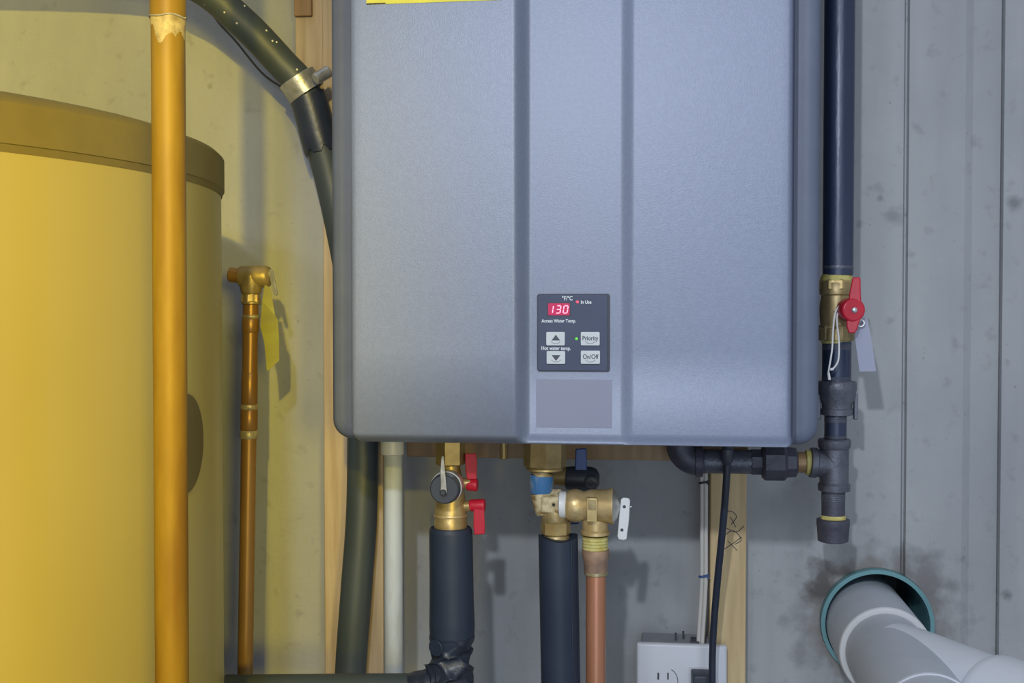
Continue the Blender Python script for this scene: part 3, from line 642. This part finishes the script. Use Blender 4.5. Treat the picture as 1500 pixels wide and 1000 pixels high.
so = MB().tube(s1, 1.3*kg, 8).tube(s2, 1.3*kg, 8); so.tube([P(1217, 541, ys_), P(1221, 540, ys_)], 2.0*kg, 8).tube([P(1213.5, 546, ys_), P(1215, 556, ys_)], 2.0*kg, 8)
tag(so.build('white_string', M_string), 'looped white string hanging from the gas valve stem', 'string')

dl = thing('drip_leg', gu(1224, 790), 'black iron reducer, tee and capped drip leg below the gas valve', 'fitting')
MB().cyl(gu(1225, 500), gu(1225, 562), 21*kg, 28).build('nipple', M_ironpipe, dl)
MB().thread(gu(1225, 562), (0, 0, 1), 21.4*kg, 11*kg, 2.6*kg, .6*kg, 28).build('thread', M_iron, dl)
MB().thread(gu(1225, 512), (0, 0, 1), 21.4*kg, 9*kg, 2.6*kg, .6*kg, 28).build('thread', M_iron, dl)
MB().lathe(gu(1226, 608), (0, 0, 1), [(0, 20*kg), (1*kg, 23*kg), (9*kg, 23.5*kg), (11*kg, 21.5*kg), (17*kg, 22*kg), (24*kg, 26*kg), (35*kg, 27*kg), (37*kg, 28*kg), (48*kg, 28*kg), (50*kg, 26.5*kg)], 36).build('reducer', M_iron, dl)
for s_ in (-1, 1): MB().box((gu(1226+s_*27, 600).x-.002, YG-.004, gu(0, 600).z), (gu(1226+s_*27, 600).x+.002, YG+.004, gu(0, 566).z)).build('reducer_rib', M_iron, dl, bevel=.001)
MB().cyl(gu(1224, 645), gu(1224, 605), 16*kg, 28).build('nipple', M_ironpipe, dl)
for py in (645, 618): MB().thread(gu(1224, py), (0, 0, 1), 16.5*kg, 9*kg, 2.4*kg, .6*kg, 28).build('thread', M_iron, dl)
te = MB()
te.lathe(gu(1222.5, 719), (0, 0, 1), [(0, 20*kg), (1*kg, 23*kg), (10*kg, 23.5*kg), (13*kg, 21*kg), (62*kg, 21*kg), (65*kg, 23.5*kg), (75*kg, 24*kg), (77*kg, 22*kg)], 36)
T0 = G(1186, 677, -.002); T1 = gu(1222.5, 680)
te.lathe(T0, T1-T0, [(0, 18*kg), (1*kg, 22*kg), (9*kg, 22.5*kg), (11*kg, 20.5*kg), (36*kg, 20*kg)], 36)
te.build('tee', M_iron, dl)
MB().cyl(gu(1221.5, 765), gu(1221.5, 715), 17*kg, 28).build('nipple', M_irondark, dl)
MB().thread(gu(1221.5, 733), (0, 0, 1), 17.5*kg, 11*kg, 2.6*kg, .6*kg, 28).build('thread', M_iron, dl)
MB().lathe(gu(1221.5, 763), (0, 0, 1), [(0, 18*kg), (4*kg, 18.4*kg), (8*kg, 17.6*kg), (9*kg, 17*kg)], 28).build('thread_sealant', M_dope, dl)
MB().lathe(gu(1221.5, 793), (0, 0, 1), [(0, 19*kg), (1.5*kg, 22*kg), (24*kg, 23.5*kg), (25*kg, 24*kg), (33*kg, 24*kg), (34*kg, 21*kg)], 36).build('cap', M_irondark, dl)

gb = thing('gas_branch', G(1050, 690), 'black iron elbow, pipe and union running from tee to heater', 'fitting')
X0 = G(1180, 677)
def gx(px, py=677): return P(px, py-(1180-px)*.010, YG)
ax_g = (gx(1186)-gx(1020)).normalized()
MB().lathe(gx(1168), ax_g, [(0, 15*kg), (6*kg, 15.5*kg), (22*kg, 15*kg)], 24).build('nipple', M_rust, gb)
MB().lathe(gx(1180), ax_g, [(0, 17*kg), (1*kg, 18.5*kg), (4*kg, 18.5*kg), (8*kg, 18*kg)], 24).build('thread_sealant', M_dope, gb)
MB().hexnut(gx(1099), gx(1130), 20*kg, 8, .3).build('union_tail', M_irondark, gb)
MB().hexnut(gx(1116), gx(1152), 29*kg, 8, .3, .003).build('union_nut', M_irondark, gb)
MB().lathe(gx(1150), ax_g, [(0, 22*kg), (2*kg, 24*kg), (15*kg, 23*kg), (18*kg, 17*kg)], 8, phase=.3).build('union_end', M_irondark, gb)
MB().cyl(gx(1018), gx(1102), 18*kg, 28).build('pipe', M_iron, gb)
MB().thread(gx(1022), ax_g, 18.6*kg, 12*kg, 3*kg, .7*kg, 28).build('thread', M_iron, gb)
ec = gx(1022); R_ = 24*kg
eb_pts = [ec-ax_g*(0)]+[ec-ax_g*(26*kg*math.sin(t))+Vector((0, 0, 26*kg*(1-math.cos(t)))) for t in [PI/2*k/8 for k in range(1, 9)]]
eb_pts += [eb_pts[-1]+Vector((0, 0, 20*kg))]
EL = MB().tube([ec+ax_g*6*kg]+eb_pts, 21*kg, 28)
EL.lathe(ec-ax_g*4*kg, ax_g, [(0, 21*kg), (1*kg, 23.5*kg), (11*kg, 23.5*kg), (12*kg, 20*kg)], 28)
EL.build('elbow', M_irondark, gb)
gxx = eb_pts[-1]; gb2 = MB().tube([gxx, gxx+Vector((0, 0, .02)), Vector((gxx.x, gxx.y-.06, gxx.z+.05))], 16*kg, 16)

# ------------------------------------------------------------------ power cord, socket, white cables
YO = -.055
wo = thing('wall_socket', P(998, 1000, -.03), 'white double wall plate with socket at the bottom centre', 'socket')
A, B = P(932, 1085, YO), P(1065, 946, YO)
MB().ring_surface([rrect(A.x+i, B.x-i, A.z+i, B.z-i, .003, y, 4) for i, y in ((0, YO+.006), (0, YO+.002), (.0015, YO), (.003, YO-.0004))]).build('wall_plate', M_plate, wo)
MB().box((A.x+.005, YO+.005, A.z+.01), (B.x-.010, 0, B.z-.002)).build('back_box', M_boxgrey, wo, bevel=.002)
for (px, w_, y) in ((990, 3, .022), (1001, 3, .030)):
    MB().box((PX(px, YO+y), YO+y, B.z-.002), (PX(px+w_, YO+y), YO+y+.006, B.z+.006)).build('box_tab', M_slot, wo)
MB().box((PX(1013, YO+.03), YO+.018, B.z-.002), (PX(1036, YO+.03), YO+.026, B.z+.002)).build('box_clamp', M_slot, wo)
MB().box((PX(1013, YO+.01), YO+.006, B.z-.002), (PX(1026, YO+.01), YO+.010, B.z+.002)).build('box_clamp', M_slot, wo)
yo = YO-.0006
for px, w_ in ((964.5, 2.6), (979, 2.2)):
    MB().box((PX(px, yo), yo-.0002, PZ(995, yo, px)), (PX(px+w_, yo), yo+.0005, PZ(985, yo, px))).build('slot', M_slot, wo)
MB().tube([P(975+18*math.cos(math.radians(t)), 998+20*math.sin(math.radians(t)), yo) for t in range(-62, 20, 8)], .0004, 6).build('socket_outline', M_slot, wo)
pc_ = thing('power_cord', P(1066, 660, -.12), 'black power cord with dark plug running from the heater to the white wall socket', 'cord')
cpts = spline([P(1066, 640, -.14), P(1065.5, 672, -.14), P(1063, 720, -.135), P(1058, 780, -.125), P(1051, 850, -.11), P(1046, 910, -.10), P(1043.5, 960, -.095), P(1043, 1010, -.092), P(1040, 1060, -.085)], 8)
MB().tube(cpts, 5.6*k1, 16).build('cable', M_cord, pc_)
MB().lathe(P(1065, 681, -.14), P(1066, 648, -.14)-P(1065, 681, -.14), [(0, 5.6*k1), (4*k1, 7.5*k1), (6*k1, 9*k1), (24*k1, 9.5*k1), (26*k1, 8*k1), (34*k1, 8*k1)], 20).build('strain_relief', M_blackplastic, pc_)
pl = pc_
A2, B2 = P(1009, 1050, YO-.001), P(1042, 978, YO-.001)
MB().ring_surface([rrect(A2.x, B2.x, A2.z, B2.z, .002, YO-.0005, 4), rrect(A2.x, B2.x, A2.z, B2.z, .002, YO-.002, 4)]).build('socket_frame', M_plate, wo)
A2, B2 = P(1012, 1050, YO-.002), P(1040, 980, YO-.002)
MB().ring_surface([rrect(A2.x+i, B2.x-i, A2.z+i, B2.z-i, .002, y, 4) for i, y in ((0, YO-.002), (0, YO-.008), (.002, YO-.020), (.003, YO-.022))]).build('plug_body', M_blackplastic, pl, bevel=.0006)
MB().box((A2.x+.004, YO-.0235, B2.z-.012), (B2.x-.004, YO-.0218, B2.z-.010)).build('grip_ridge', M_cord, pl)
YE = -.045
for s_, lab in ((-1, 'left one of two white cables rising beside the pine stud'), (1, 'right one of two white cables rising beside the pine stud')):
    cpts = spline([P(x+s_*2.9, y, YE) for x, y in ((1030, 600), (1031, 700), (1031, 760), (1031, 840), (1029.5, 880), (1027, 920), (1025.5, 950))], 6)
    tag(MB().tube(cpts, 3.0*((P(1030, 800, YE)-EYE).dot(FW))/FOC, 12).build('white_cable', M_cable), lab, 'cable')
for px, py, m, lab in ((1031, 706, M_blackplastic, 'black tie around the white cables just under the gas pipe'), (1031, 843, M_tie, 'blue tie around the white cables above the socket')):
    c = P(px, py, YE); kk = (c-EYE).dot(FW)/FOC
    tb = MB().tube([c+Vector((math.cos(2*PI*j/20)*6.4*kk, math.sin(2*PI*j/20)*4.2*kk, .0012*math.cos(2*PI*j/20))) for j in range(21)], 1.7*kk, 8)
    tb.tube([c+Vector((4*kk, -4*kk, 0)), c+Vector((8*kk, -5*kk, -3*kk))], 1.3*kk, 6)
    tag(tb.build('cable_tie', m), lab, 'cable tie')

# ------------------------------------------------------------------ vent pipe through the wall
sl = MB().tubewall(SV+Vector((0, -.012, 0)), SV+Vector((0, .195, 0)), RS-.0003, RS-.0050, 64)
tag(sl.build('pipe_sleeve', M_green), 'green plastic sleeve set in the wall around the vent pipe', 'pipe')
vp = thing('vent_pipe', SV+Vector((0, -.1, -.09)), 'white plastic vent pipe with wye branch leaving the wall', 'pipe')
ax_v = Vector((0, -1, 0)); V0 = SV+Vector((-.008, 0, -.004))
MB().lathe(V0+Vector((0, .19, 0)), ax_v, [(0, .0455), (0, .0482), (.301, .0494), (.304, .0488), (.305, .0476), (.305, .0430)], 56, False, False).build('pipe', M_pvcgrey, vp)
MB().lathe(V0+Vector((0, -.1125, 0)), ax_v, [(0, .0425), (0, .0493), (.0015, .0493), (.0032, .0480), (.0036, .0437), (.0030, .0425)], 56, False, False).build('hub_lip', M_white, vp)  # lighter than the pipe: the lit end face is put into its colour
MB().lathe(V0+Vector((0, -.10, 0)), ax_v, [(0, .0428), (.50, .0440)], 56).build('wye_body', M_pvcgrey, vp)
MB().tubewall(V0+Vector((0, -.332, 0)), V0+Vector((0, -.336, 0)), .0447, .0430, 56).build('seam_ring', M_pvc, vp)
th = math.radians(57); br = Vector((math.cos(th), -math.sin(th), -.03)).normalized(); B0 = V0+Vector((0, -.160, 0))
MB().lathe(B0, br, [(0, .044), (.02, .0452), (.14, .0452)], 56).build('branch', M_pvc, vp)
MB().lathe(B0+br*.126, br, [(0, .0450), (.0010, .0474), (.004, .0490), (.012, .0496), (.30, .0496)], 56).build('branch_hub', M_pvc, vp)
